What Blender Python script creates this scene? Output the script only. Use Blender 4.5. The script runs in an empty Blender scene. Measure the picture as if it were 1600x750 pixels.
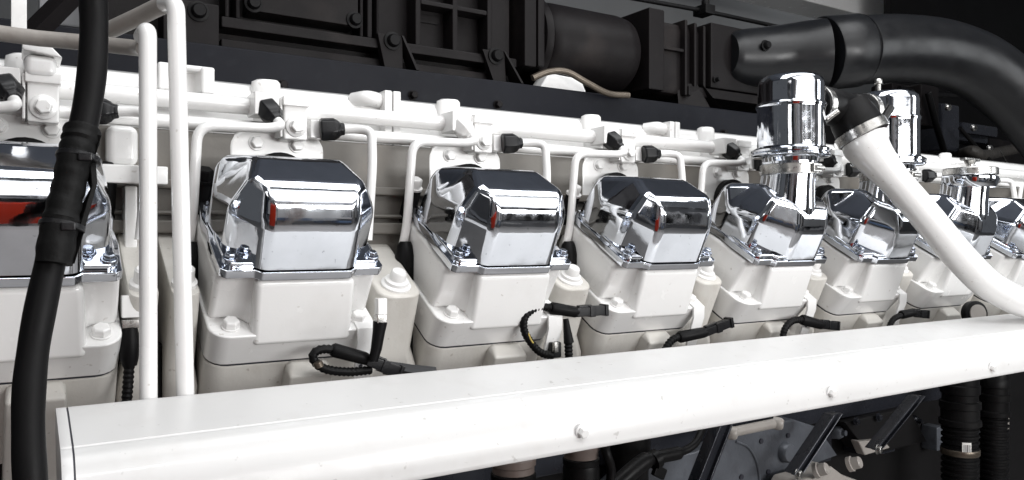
import bpy, bmesh, math, random
from mathutils import Vector, Matrix
random.seed(7)
R_ = math.radians
scene = bpy.context.scene
col = scene.collection

# ------------------------------------------------------------------ camera, world, lamps, exposure
FPX, YAW = 1230.0, R_(32.3)
cam = bpy.data.cameras.new('camera'); cam_ob = bpy.data.objects.new('camera', cam); col.objects.link(cam_ob)
cam.sensor_width = 36; cam.lens = 36 * FPX / 1600; cam.clip_start = 0.02; cam.clip_end = 60
cam_ob.rotation_euler = (R_(90), 0, -YAW)
scene.camera = cam_ob
world = bpy.data.worlds.new('World'); scene.world = world; world.use_nodes = True
bg = world.node_tree.nodes['Background']; bg.inputs[0].default_value = (0.80, 0.84, 0.9, 1); bg.inputs[1].default_value = 0.11

def lamp(name, loc, target, size, power, color=(1, 1, 1)):
    l = bpy.data.lights.new(name, 'AREA'); l.shape = 'RECTANGLE'; l.size, l.size_y = size
    l.energy = power; l.color = color
    o = bpy.data.objects.new(name, l); col.objects.link(o); o.location = loc
    o.rotation_euler = (Vector(target) - Vector(loc)).to_track_quat('-Z', 'Y').to_euler()
    return o
lamp('key_lamp', (1.1, -0.65, 1.35), (0.95, 0.85, 0.0), (2.6, 1.5), 17, (1.0, 0.995, 0.985))
lamp('side_lamp', (2.6, -0.1, 0.45), (1.3, 0.9, 0.0), (0.4, 0.9), 7, (0.95, 0.98, 1.0))
lamp('fill_lamp', (-0.9, -0.5, 0.6), (0.3, 0.9, 0.0), (0.45, 0.7), 2.0, (1.0, 0.97, 0.94))
lamp('front_lamp', (1.45, -1.4, 0.16), (1.1, 0.9, -0.05), (1.8, 0.45), 46, (1.0, 0.995, 0.99))
lamp('ceiling_lamp', (0.95, 0.66, 1.30), (0.95, 0.72, 0), (2.4, 0.6), 20, (0.98, 0.99, 1.0))
lamp('added_wall_light', (1.0, -0.75, 1.7), (1.0, -1.7, -0.3), (2.6, 0.3), 60, (0.97, 0.98, 1.0))  # unseen light added to brighten the opposite wall mirrored in the chrome
lamp('back_lamp', (3.9, 2.5, 1.95), (4.1, 2.95, 1.1), (1.0, 0.2), 7, (0.96, 0.98, 1.0))  # unseen light added to brighten the right of the back wall
vs = scene.view_settings
vs.view_transform = 'Standard'; vs.look = 'None'; vs.exposure = 0.0; vs.gamma = 1.0; vs.use_curve_mapping = False
scene.cycles.max_bounces = 8; scene.cycles.glossy_bounces = 5; scene.cycles.diffuse_bounces = 4
scene.cycles.caustics_reflective = False; scene.cycles.caustics_refractive = False
scene.cycles.use_denoising = True

# ------------------------------------------------------------------ where things stand
FW = Vector((math.sin(YAW), math.cos(YAW), 0)); RT = Vector((math.cos(YAW), -math.sin(YAW), 0)); UP = Vector((0, 0, 1))
def at(px, py, Y):                       # the point at depth Y seen at this place of the photograph
    r = FW + RT * ((px - 800) / FPX) - UP * ((py - 375) / FPX)
    return r * (Y / r.y)
def atz(px, py, Y):                      # radius per pixel there
    r = FW + RT * ((px - 800) / FPX) - UP * ((py - 375) / FPX)
    return Y / r.y / FPX
P = 0.28                                  # spacing of the cylinders
HEAD = Vector((0.185, 0.877, -0.042)); HW = 0.187
VV = Vector((0, math.cos(R_(30)), 0.5)); UU = Vector((0, -0.5, math.cos(R_(30)))); XX = Vector((1, 0, 0))
def bank(k):
    o = HEAD + XX * (P * k)
    return Matrix(((1, VV.x, UU.x, o.x), (0, VV.y, UU.y, o.y), (0, VV.z, UU.z, o.z), (0, 0, 0, 1)))

# ------------------------------------------------------------------ materials
def mat(name, color, rough=0.4, metal=0.0, coat=0.0, bump=0.0, bscale=60.0, var=0.0, vscale=6.0, dirt=None, rvar=0.0, spec=0.5, bump2=0.0, b2scale=300.0, speck=None):
    m = bpy.data.materials.new(name); m.use_nodes = True
    nt = m.node_tree; b = nt.nodes['Principled BSDF']; N = nt.nodes.new; L = nt.links.new
    b.inputs['Base Color'].default_value = (*color, 1); b.inputs['Roughness'].default_value = rough
    b.inputs['Metallic'].default_value = metal; b.inputs['Coat Weight'].default_value = coat
    b.inputs['Coat Roughness'].default_value = 0.08; b.inputs['Specular IOR Level'].default_value = spec
    tc = N('ShaderNodeTexCoord')
    geo = N('ShaderNodeNewGeometry')
    def noise(scale, detail=4, src=None):
        n = N('ShaderNodeTexNoise'); n.inputs['Scale'].default_value = scale; n.inputs['Detail'].default_value = detail
        L(geo.outputs['Position'], n.inputs['Vector']); return n
    cur = None
    if var or dirt:
        n = noise(vscale, 6)
        ramp = N('ShaderNodeMapRange'); ramp.inputs[1].default_value = 0.3; ramp.inputs[2].default_value = 0.7
        ramp.inputs[3].default_value = 1 - var; ramp.inputs[4].default_value = 1.0
        L(n.outputs['Fac'], ramp.inputs[0])
        mx = N('ShaderNodeVectorMath'); mx.operation = 'SCALE'; mx.inputs[0].default_value = color
        L(ramp.outputs[0], mx.inputs['Scale']); cur = mx.outputs[0]
    if dirt:
        dcol, amount, dscale = dirt
        n2 = noise(dscale, 8); r2 = N('ShaderNodeMapRange'); r2.inputs[1].default_value = 0.56; r2.inputs[2].default_value = 0.78
        r2.inputs[3].default_value = 0; r2.inputs[4].default_value = amount; L(n2.outputs['Fac'], r2.inputs[0])
        mm = N('ShaderNodeMix'); mm.data_type = 'RGBA'; L(r2.outputs[0], mm.inputs['Factor'])
        L(cur, mm.inputs[6]); mm.inputs[7].default_value = (*dcol, 1); cur = mm.outputs[2]
    if speck:
        scol, sam, ssc = speck
        n5 = noise(ssc, 2); r5 = N('ShaderNodeMapRange'); r5.inputs[1].default_value = 0.70; r5.inputs[2].default_value = 0.76; r5.inputs[4].default_value = sam
        L(n5.outputs['Fac'], r5.inputs[0]); m5 = N('ShaderNodeMix'); m5.data_type = 'RGBA'; L(r5.outputs[0], m5.inputs['Factor'])
        if cur: L(cur, m5.inputs[6])
        else: m5.inputs[6].default_value = (*color, 1)
        m5.inputs[7].default_value = (*scol, 1); cur = m5.outputs[2]
    if cur: L(cur, b.inputs['Base Color'])
    if rvar:
        n3 = noise(vscale * 3, 6); r3 = N('ShaderNodeMapRange'); r3.inputs[1].default_value = 0.3; r3.inputs[2].default_value = 0.7
        r3.inputs[3].default_value = max(0.01, rough - rvar); r3.inputs[4].default_value = rough + rvar
        L(n3.outputs['Fac'], r3.inputs[0]); L(r3.outputs[0], b.inputs['Roughness'])
    if bump:
        n4 = noise(bscale, 3); bp = N('ShaderNodeBump'); bp.inputs['Strength'].default_value = 1.0; bp.inputs['Distance'].default_value = bump
        L(n4.outputs['Fac'], bp.inputs['Height']); L(bp.outputs[0], b.inputs['Normal'])
        if bump2:
            n6 = noise(b2scale, 4); bp2 = N('ShaderNodeBump'); bp2.inputs['Distance'].default_value = bump2
            L(n6.outputs['Fac'], bp2.inputs['Height']); L(bp.outputs[0], bp2.inputs['Normal']); L(bp2.outputs[0], b.inputs['Normal'])
    return m
WHITE = mat('white_paint', (0.85, 0.846, 0.836), 0.22, coat=0.45, bump=0.00012, bscale=70, var=0.03, vscale=9, dirt=((0.45, 0.41, 0.36), 0.14, 14), rvar=0.07, bump2=0.00006, b2scale=260, speck=((0.30, 0.25, 0.2), 0.35, 130))
CAST = mat('painted_casting', (0.81, 0.806, 0.795), 0.32, coat=0.3, bump=0.00030, bscale=110, var=0.05, vscale=14, dirt=((0.42, 0.38, 0.33), 0.30, 18), rvar=0.07)
TAN = mat('shade_toned_paint', (0.14, 0.13, 0.115), 0.5, bump=0.0004, bscale=90, var=0.2, vscale=12, dirt=((0.2, 0.17, 0.14), 0.5, 18))  # shade behind the heads is put into this dark tan
SHEET = mat('glossy_white_sheet', (0.605, 0.60, 0.592), 0.36, coat=0.14, bump=0.0002, bscale=30, var=0.05, vscale=5, dirt=((0.42, 0.39, 0.36), 0.2, 30), rvar=0.05, speck=((0.2, 0.18, 0.16), 0.4, 110))
CHROME = mat('polished_chrome', (0.76, 0.785, 0.835), 0.065, 1.0, bump=0.0019, bscale=8, bump2=0.00009, b2scale=55, var=0.12, vscale=24, rvar=0.045, speck=((0.25, 0.26, 0.28), 0.5, 210))
STEEL = mat('worn_steel', (0.55, 0.54, 0.52), 0.28, 1.0, bump=0.0003, bscale=120, var=0.25, vscale=30, rvar=0.08)
BLOCKP = mat('bounce_toned_paint', (0.62, 0.60, 0.56), 0.38, coat=0.1, bump=0.0003, bscale=110, var=0.1, vscale=10, dirt=((0.36, 0.31, 0.25), 0.4, 16), rvar=0.07, bump2=0.0002, b2scale=240, speck=((0.2, 0.16, 0.12), 0.4, 120))  # bounced light between the heads is put into this creamy grey
DULL = mat('grey_cast_iron', (0.12, 0.13, 0.15), 0.38, 0.25, bump=0.0006, bscale=140, var=0.3, vscale=18, dirt=((0.05, 0.05, 0.055), 0.7, 34))
BLACK = mat('black_moulding', (0.0090, 0.0076, 0.0080), 0.48, bump=0.0002, bscale=150, var=0.25, vscale=8, dirt=((0.034, 0.028, 0.026), 0.5, 9), rvar=0.07, spec=0.12)
BEAM = mat('satin_blue_black', (0.0075, 0.0082, 0.012), 0.48, bump=0.00015, bscale=200, var=0.2, vscale=6, dirt=((0.02, 0.021, 0.026), 0.35, 40), rvar=0.06, spec=0.12)
RUBBER = mat('black_rubber', (0.006, 0.0058, 0.0062), 0.46, bump=0.0002, bscale=130, var=0.3, vscale=9, dirt=((0.02, 0.019, 0.018), 0.4, 20), rvar=0.1, spec=0.12)
PLUG = mat('black_plug', (0.009, 0.009, 0.010), 0.32, bump=0.0002, bscale=200, rvar=0.1, spec=0.3)
HOSE = mat('smooth_hose', (0.007, 0.0073, 0.0085), 0.36, bump=0.0003, bscale=40, var=0.2, vscale=6, rvar=0.08, spec=0.35)
SLEEVE = mat('fabric_sleeve', (0.006, 0.006, 0.006), 0.6, bump=0.0012, bscale=90, var=0.3, vscale=20, dirt=((0.03, 0.03, 0.03), 0.3, 30), spec=0.15)
GREYPIPE = mat('grey_pipe', (0.36, 0.335, 0.31), 0.4, bump=0.0006, bscale=110, var=0.2, vscale=16, dirt=((0.15, 0.12, 0.1), 0.4, 30))
BRASS = mat('oily_brass', (0.14, 0.115, 0.09), 0.33, 0.6, bump=0.0005, bscale=80, var=0.4, vscale=24)
SEAM = mat('dark_seam', (0.02, 0.02, 0.03), 0.5)
RUST = mat('rust', (0.26, 0.10, 0.03), 0.8, bump=0.001, bscale=200, var=0.4, vscale=60)
BOLTC = mat('bolt_chrome', (0.40, 0.43, 0.49), 0.2, 1.0, var=0.3, vscale=60)
BROWN = mat('brown_fitting', (0.17, 0.135, 0.12), 0.4, bump=0.0004, bscale=90, var=0.3, vscale=20)
YELLOW = mat('yellow_mark', (0.45, 0.34, 0.08), 0.5)
LABELW = mat('label_paper', (0.75, 0.74, 0.71), 0.6)
WALL = mat('wall_paint', (0.20, 0.205, 0.21), 0.6, bump=0.0008, bscale=30, var=0.15, vscale=1.5)
DARK = mat('dark_bulkhead', (0.010, 0.0095, 0.010), 0.55, bump=0.001, bscale=12, var=0.4, vscale=4, spec=0.15)
STRUTM = mat('dark_blue_strut', (0.028, 0.030, 0.038), 0.25, 0.4, bump=0.0003, bscale=90, rvar=0.08)

# ------------------------------------------------------------------ mesh helpers
def fillet(path, rad, seg=5):
    path = [Vector(p) for p in path]; out = [path[0]]
    for i in range(1, len(path) - 1):
        a, b, c = path[i - 1], path[i], path[i + 1]
        d1, d2 = (a - b), (c - b)
        r = min(rad, d1.length * 0.48, d2.length * 0.48)
        p, q = b + d1.normalized() * r, b + d2.normalized() * r
        for j in range(seg + 1):
            t = j / seg
            out.append(p * (1 - t) ** 2 + b * (2 * t * (1 - t)) + q * t * t)
    out.append(path[-1]); return out
def spline(path, n=8):                    # Catmull-Rom through the points
    p = [Vector(q) for q in path]; p = [p[0] * 2 - p[1]] + p + [p[-1] * 2 - p[-2]]; out = []
    for i in range(1, len(p) - 2):
        for j in range(n):
            t = j / n
            out.append(0.5 * ((2 * p[i]) + (p[i + 1] - p[i - 1]) * t + (2 * p[i - 1] - 5 * p[i] + 4 * p[i + 1] - p[i + 2]) * t * t + (3 * p[i] - p[i - 1] - 3 * p[i + 1] + p[i + 2]) * t ** 3))
    out.append(p[-2]); return out
def resample(path, step):
    path = [Vector(p) for p in path]; out = [path[0]]; carry = 0.0
    for a, b in zip(path, path[1:]):
        L = (b - a).length
        if L < 1e-9: continue
        d = step - carry
        while d <= L:
            out.append(a + (b - a) * (d / L)); d += step
        carry = L - (d - step)
    return out
class B:
    def __init__(s): s.bm = bmesh.new()
    def face(s, vs):
        try: return s.bm.faces.new(vs)
        except ValueError: return None
    def loft(s, rings, closed=True, cap0=True, cap1=True):
        rr = [[s.bm.verts.new(Vector(p)) for p in r] for r in rings]; n = len(rr[0])
        for a, b in zip(rr, rr[1:]):
            for i in range(n if closed else n - 1):
                j = (i + 1) % n; s.face((a[i], a[j], b[j], b[i]))
        if closed and cap0: s.face(rr[0][::-1])
        if closed and cap1: s.face(rr[-1])
        return s
    def box(s, lo, hi, M=None):
        (x0, y0, z0), (x1, y1, z1) = lo, hi
        r = [[(x0, y0, z), (x1, y0, z), (x1, y1, z), (x0, y1, z)] for z in (z0, z1)]
        if M: r = [[M @ Vector(p) for p in q] for q in r]
        return s.loft(r)
    def prism(s, poly, fn, a, b): return s.loft([[fn(u, v, a) for u, v in poly], [fn(u, v, b) for u, v in poly]])
    def tube(s, path, r, n=12, cap=True, flat=1.0):
        path = [Vector(p) for p in path]; N = len(path)
        rs = r if isinstance(r, (list, tuple)) else [r] * N
        t = [(path[min(i + 1, N - 1)] - path[max(i - 1, 0)]).normalized() for i in range(N)]
        ref = Vector((0, 0, 1)) if abs(t[0].z) < 0.9 else Vector((1, 0, 0))
        u = t[0].cross(ref).normalized(); rings = []
        for i in range(N):
            u = (u - t[i] * u.dot(t[i])).normalized(); w = t[i].cross(u)
            rings.append([path[i] + (u * math.cos(2 * math.pi * j / n) + w * (math.sin(2 * math.pi * j / n) * flat)) * rs[i] for j in range(n)])
        return s.loft(rings, cap0=cap, cap1=cap)
    def lathe(s, prof, o, axis=(0, 0, 1), n=32, phase=0.0):
        a = Vector(axis).normalized(); ref = Vector((0, 0, 1)) if abs(a.z) < 0.9 else Vector((1, 0, 0))
        u = a.cross(ref).normalized(); w = a.cross(u); o = Vector(o)
        return s.loft([[o + a * h + (u * math.cos(2 * math.pi * j / n + phase) + w * math.sin(2 * math.pi * j / n + phase)) * max(r, 1e-5) for j in range(n)] for r, h in prof])
    def done(s, name, m, parent=None, bevel=0.0, seg=2, ang=32, wn=None, matrix=None):
        bm = s.bm
        bmesh.ops.remove_doubles(bm, verts=bm.verts, dist=1e-6)
        bmesh.ops.recalc_face_normals(bm, faces=bm.faces)
        if bevel:
            es = [e for e in bm.edges if len(e.link_faces) == 2 and e.calc_face_angle(0) > R_(ang)]
            bmesh.ops.bevel(bm, geom=es, offset=bevel, segments=seg, profile=0.5, affect='EDGES', clamp_overlap=True)
        me = bpy.data.meshes.new(name); bm.to_mesh(me); bm.free()
        for p in me.polygons: p.use_smooth = True
        me.set_sharp_from_angle(angle=R_(42))
        me.materials.append(m)
        o = bpy.data.objects.new(name, me); col.objects.link(o)
        if matrix: o.matrix_world = matrix
        if parent: o.parent = parent
        if bevel if wn is None else wn:
            w = o.modifiers.new('normals', 'WEIGHTED_NORMAL'); w.keep_sharp = True; w.weight = 80
        return o
def tag(o, label, cat, group=None, kind=None):
    o['label'] = label; o['category'] = cat
    if group: o['group'] = group
    if kind: o['kind'] = kind
    return o
def thing(name, label, cat, group=None, M=None, loc=None):
    o = bpy.data.objects.new(name, None); col.objects.link(o); o.empty_display_size = 0.02
    if M is not None: o.matrix_world = M
    elif loc is not None: o.location = loc
    return tag(o, label, cat, group)
def struct(o): o['kind'] = 'structure'; return o
def copy_tree(o, M=None, label=None, parent=None):
    c = o.copy(); col.objects.link(c)
    if parent: c.parent = parent
    elif M is not None: c.matrix_world = M
    if label: c['label'] = label
    for ch in [x for x in o.children]: copy_tree(ch, parent=c)
    return c
def hexbolt(o, axis, r, h, wr=None, wh=0.002, phase=0.3):
    b = B(); w = wr or r * 1.35
    b.lathe([(w, 0), (w, wh)], o, axis, 20)
    b.lathe([(r, wh * 0.98), (r, h * 0.82), (r * 0.84, h)], o, axis, 6, phase)
    return b
def rbox(name, lo, hi, m, parent, bevel=0.003, M=None): return B().box(lo, hi, M).done(name, m, parent, bevel)

# ------------------------------------------------------------------ the setting: walls of the engine room behind the engine
struct(B().box((-3, 2.9, -1.6), (7, 3.0, 3.2)).done('back_wall', WALL))
struct(B().box((-3, 0.9, 2.2), (7, 2.9, 2.3)).done('ceiling', mat('ceiling_paint', (0.30, 0.33, 0.39), 0.6, var=0.3, vscale=2)))
o = at(1390, 60, 2.2)
struct(B().box((o.x, 2.2, -1.4), (7, 2.24, 2.15)).done('dark_wall', DARK, bevel=0.02))
struct(B().box((-1.0, 1.72, -1.4), (6.5, 1.76, 0.40)).done('dark_partition_wall', DARK))
ow = struct(B().box((-4, -1.75, -1.4), (6.5, -1.7, 2.2)).done('opposite_wall', mat('opposite_paint', (0.30, 0.30, 0.31), 0.5, var=0.2, vscale=2)))
for x0, x1, z0, z1, m_ in ((0.2, 1.25, -1.0, 0.75, SHEET), (1.4, 1.75, -0.6, 0.9, DARK), (1.80, 2.02, -0.8, 0.8, SHEET), (2.05, 2.32, -0.45, 0.5, STEEL), (2.36, 2.5, -0.9, 0.3, SHEET), (2.62, 3.3, -0.8, 0.45, DARK), (3.5, 4.6, -0.9, 0.9, SHEET), (-1.0, -0.45, -0.8, 0.7, SHEET), (-2.6, -1.3, -0.5, 0.8, DARK)):
    B().box((x0, -1.69, z0), (x1, -1.60, z1)).done('reflection_panel', m_, ow, 0.01)  # unseen panels, added for the chrome to mirror
rw = random.Random(11); BLUE = mat('blue_grey_paint', (0.10, 0.15, 0.24), 0.4)
for i in range(46):  # unseen random boxes and pipes, added to make the reflections busier
    x, z, m_ = rw.uniform(-2.2, 4.8), rw.uniform(-1.1, 0.9), rw.choice((SHEET, DARK, STEEL, DARK, BLUE, SHEET, GREYPIPE))
    if i % 3 == 0: B().tube([(x, -1.5, -1.4), (x, -1.5, z), (x + rw.uniform(-.3, .3), -1.5, z + .15), (x + .1, -1.5, 2.0)], rw.uniform(.02, .06), 10).done('reflection_pipe', m_, ow)
    else:
        w, h = rw.uniform(.05, .22), rw.uniform(.03, .2); B().box((x - w, -1.59, z - h), (x + w, -1.59 + rw.uniform(.05, .2), z + h)).done('reflection_box', m_, ow, 0.01)
B().box((-0.75, -1.2, -1.2), (0.20, -1.0, -0.06)).done('red_reflection_block', mat('red_paint', (0.55, 0.035, 0.012), 0.4), ow, 0.01)  # unseen red block, added for the red reflection in the covers
struct(B().box((-4, -1.8, -1.5), (7, 3.0, -1.4)).done('floor', mat('dark_floor', (0.32, 0.31, 0.30), 0.5, var=0.3, vscale=3)))

# ------------------------------------------------------------------ engine block
WHO = {-1: 'behind the thick black hose', 0: 'just past the two upright white pipes, first one seen whole', 1: 'second past the upright white pipes, over the looped black lead',
       2: 'third past the upright white pipes, last before the chrome breather cans', 3: 'under the nearer chrome breather can', 4: 'under the farther chrome breather can',
       5: 'under the steel oil filler cap with T handle', 6: 'farthest of the row, beyond the T-handled filler cap'}
q0, q1 = at(1236, 10, 2.45), at(1392, -14, 2.45)
tag(B().box((q0.x - 0.5, 2.42, q0.z + 0.03), (q1.x + 0.1, 2.6, q0.z + 0.25)).box((q0.x + .35, 2.38, q0.z - .05), (q1.x + 0.1, 2.42, q0.z - .02)).done('white_girder', WHITE, None, 0.01), 'pale girder under the ceiling above the big elbow hose', 'girder')
eb = thing('engine_block', 'long white painted engine block carrying the row of cylinder heads', 'engine block', loc=(0, 1.1, -0.2))
def wb(o):                                # parent to the block while keeping the place
    o.parent = eb; o.matrix_parent_inverse = eb.matrix_world.inverted() if False else Matrix.Translation((0, -1.1, 0.2)); return o
K0, K1 = -1, 6
wb(B().box((-0.6, 1.035, -0.9), (2.6, 1.5, 0.135)).done('valley_wall', TAN, bevel=0.004))
for z_, h_, d_ in ((0.062, 0.012, 0.010), (0.030, 0.006, 0.007), (0.008, 0.016, 0.014), (-0.04, 0.008, 0.008)): wb(B().box((-0.6, 1.0345 - d_, z_), (2.6, 1.04, z_ + h_)).done('cast_rib', TAN, bevel=0.003))
wb(B().box((-0.6, 0.985, -0.9), (2.6, 1.034, -0.12)).done('crankcase', DARK, bevel=0.004))  # dark colour stands in for the shade below the front cover
def rr_poly(x0, x1, v0, v1, r, n=5):
    pts = []
    for cx, cy, a in ((x0 + r, v0 + r, 180), (x1 - r, v0 + r, 270), (x1 - r, v1 - r, 0), (x0 + r, v1 - r, 90)):
        for j in range(n + 1):
            t = R_(a + 90 * j / n); pts.append((cx + r * math.cos(t), cy + r * math.sin(t)))
    return pts
ped = None
for k in range(K0, K1 + 1):
    if ped is None:
        b = B(); b.prism(rr_poly(-0.003, 0.190, -0.003, 0.17, 0.022), lambda x, v, u: (x, v, u), -0.1165, -0.34)
        b.loft([[(0.092, -0.0105, -0.1165), (0.135, -0.0105, -0.1165), (0.135, 0.02, -0.1165), (0.092, 0.02, -0.1165)],
                [(0.087, -0.026, -0.122), (0.140, -0.026, -0.122), (0.140, 0.02, -0.122), (0.087, 0.02, -0.122)],
                [(0.082, -0.026, -0.30), (0.145, -0.026, -0.30), (0.145, 0.02, -0.30), (0.082, 0.02, -0.30)]])
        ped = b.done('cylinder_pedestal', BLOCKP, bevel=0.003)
        cxb, cvb = HW + (P - HW) / 2, 0.050
        def bring(h, v0, u): return [(x, v, u) for x, v in rr_poly(cxb - h, cxb + h, v0, 0.17, 0.019)]
        b = B(); b.loft([bring(0.030, 0.024, -0.048), bring(0.034, 0.019, -0.135), bring(0.043, 0.004, -0.160), bring(0.0455, 0.0, -0.34)])
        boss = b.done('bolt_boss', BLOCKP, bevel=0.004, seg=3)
        bb = B(); bb.lathe([(0.0200, -0.052), (0.0200, -0.0455), (0.0185, -0.0440), (0.0160, -0.0435), (0.0155, -0.0395), (0.0108, -0.038), (0.0102, -0.0285), (0.0084, -0.0262)], (cxb, cvb, 0), (0, 0, 1), 24)
        bbo = bb.done('boss_bolt', CAST, boss)
        b = B()
        for sx in (-1, 1):
            def half(h, v0, u, sx=sx): return [((cxb + sx * 0.006) if abs(x - cxb) < 1e-9 else x, v, u) for x, v in (rr_poly(cxb + 0.006, cxb + h, v0, 0.17, 0.012) if sx > 0 else rr_poly(cxb - h, cxb - 0.006, v0, 0.17, 0.012))]
            b.loft([half(0.036, 0.024, -0.035), half(0.038, 0.019, -0.135), half(0.043, 0.010, -0.160), half(0.0455, 0.006, -0.34)])
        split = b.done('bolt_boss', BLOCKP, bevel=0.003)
        b = B()
        for sx in (-1, 1): b.lathe([(0.0135, -0.037), (0.0135, -0.030), (0.0100, -0.028), (0.0095, -0.014), (0.0075, -0.012)], (cxb + sx * 0.021, 0.045, 0), (0, 0, 1), 20)
        sbo = b.done('boss_bolt', CAST, split)
        p_, q_ = ped, split
        p_, q_ = ped, split
    else:
        p_ = ped.copy(); col.objects.link(p_)
        if k == 0: q_ = boss
        else: q_ = boss.copy(); col.objects.link(q_); c = bbo.copy(); col.objects.link(c); c.parent = q_
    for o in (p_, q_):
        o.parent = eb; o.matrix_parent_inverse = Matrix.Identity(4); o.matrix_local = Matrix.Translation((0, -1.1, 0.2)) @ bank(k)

# ------------------------------------------------------------------ cylinder heads
def make_head(k):
    t = thing('cylinder_head', 'white cast cylinder head ' + WHO[k], 'cylinder head', 'cylinder heads along the engine bank', M=bank(k))
    b = B()
    top = [(0.0, 0.018), (0.032, 0.016), (0.043, 0.004), (0.148, 0.004), (0.159, 0.016), (HW, 0.018), (HW, 0.156), (0.0, 0.156)]
    bot = [(-0.001, 0.024), (0.030, 0.022), (0.043, 0.004), (0.151, 0.004), (0.162, 0.022), (HW + 0.001, 0.024), (HW + 0.001, 0.162), (-0.001, 0.162)]
    b.loft([[(x, v, -0.0705) for x, v in bot], [(x, v, -0.002) for x, v in top]])
    b.done('upper_casting', WHITE, t, 0.007, 3)
    b = B()
    b.loft([[(0.041, -0.015, -0.0835), (0.158, -0.015, -0.0835), (0.156, 0.05, -0.0835), (0.043, 0.05, -0.0835)],
            [(0.038, -0.004, -0.0015), (0.153, -0.004, -0.0015), (0.151, 0.05, -0.0015), (0.040, 0.05, -0.0015)]])
    b.done('front_pad', WHITE, t, 0.0075, 4)
    B().loft([[(x, v + (0.007 if v < 0.05 else 0), -0.1148) for x, v in rr_poly(-0.003, 0.190, -0.010, 0.17, 0.022)], [(x, v, -0.068) for x, v in rr_poly(-0.004, 0.191, -0.013, 0.17, 0.022)]]).done('base_casting', WHITE, t, 0.0025, 3)
    B().prism(rr_poly(-0.0015, 0.1885, -0.0015, 0.168, 0.022), lambda x, v, u: (x, v, u), -0.1175, -0.114).done('gasket', SEAM, t)
    for x in (0.020, 0.171): hexbolt((x, 0.006, -0.068), (0, 0, 1), 0.0095, 0.0105, 0.0105, phase=random.random()).done('bolt', WHITE, t, 0.0008)
    for x in (0.010, 0.184):
        B().lathe([(0.0115, -0.02), (0.0115, 0.030), (0.0098, 0.032)], (x, 0.173, 0), (0, 0, 1), 20).done('stud', RUBBER, t)
        B().lathe([(0.0125, 0.032), (0.0125, 0.035)], (x, 0.173, 0), (0, 0, 1), 20).lathe([(0.0102, 0.035), (0.0102, 0.046), (0.0088, 0.048)], (x, 0.173, 0), (0, 0, 1), 6, 0.3).done('stud_cap', RUBBER, t)
    return t
heads = {0: make_head(0)}
for k in range(K0, K1 + 1):
    if k == 0: continue
    heads[k] = copy_tree(heads[0], bank(k), 'white cast cylinder head ' + WHO[k])

white_cap = None
for k in range(1, K1 + 1):
    for ch in heads[k].children:
        if ch.name.startswith('stud_cap'):
            if white_cap is None: white_cap = {}
            if ch.data.name not in white_cap:
                d_ = ch.data.copy(); d_.materials.clear(); d_.materials.append(WHITE); white_cap[ch.data.name] = d_
            ch.data = white_cap[ch.data.name]

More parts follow.
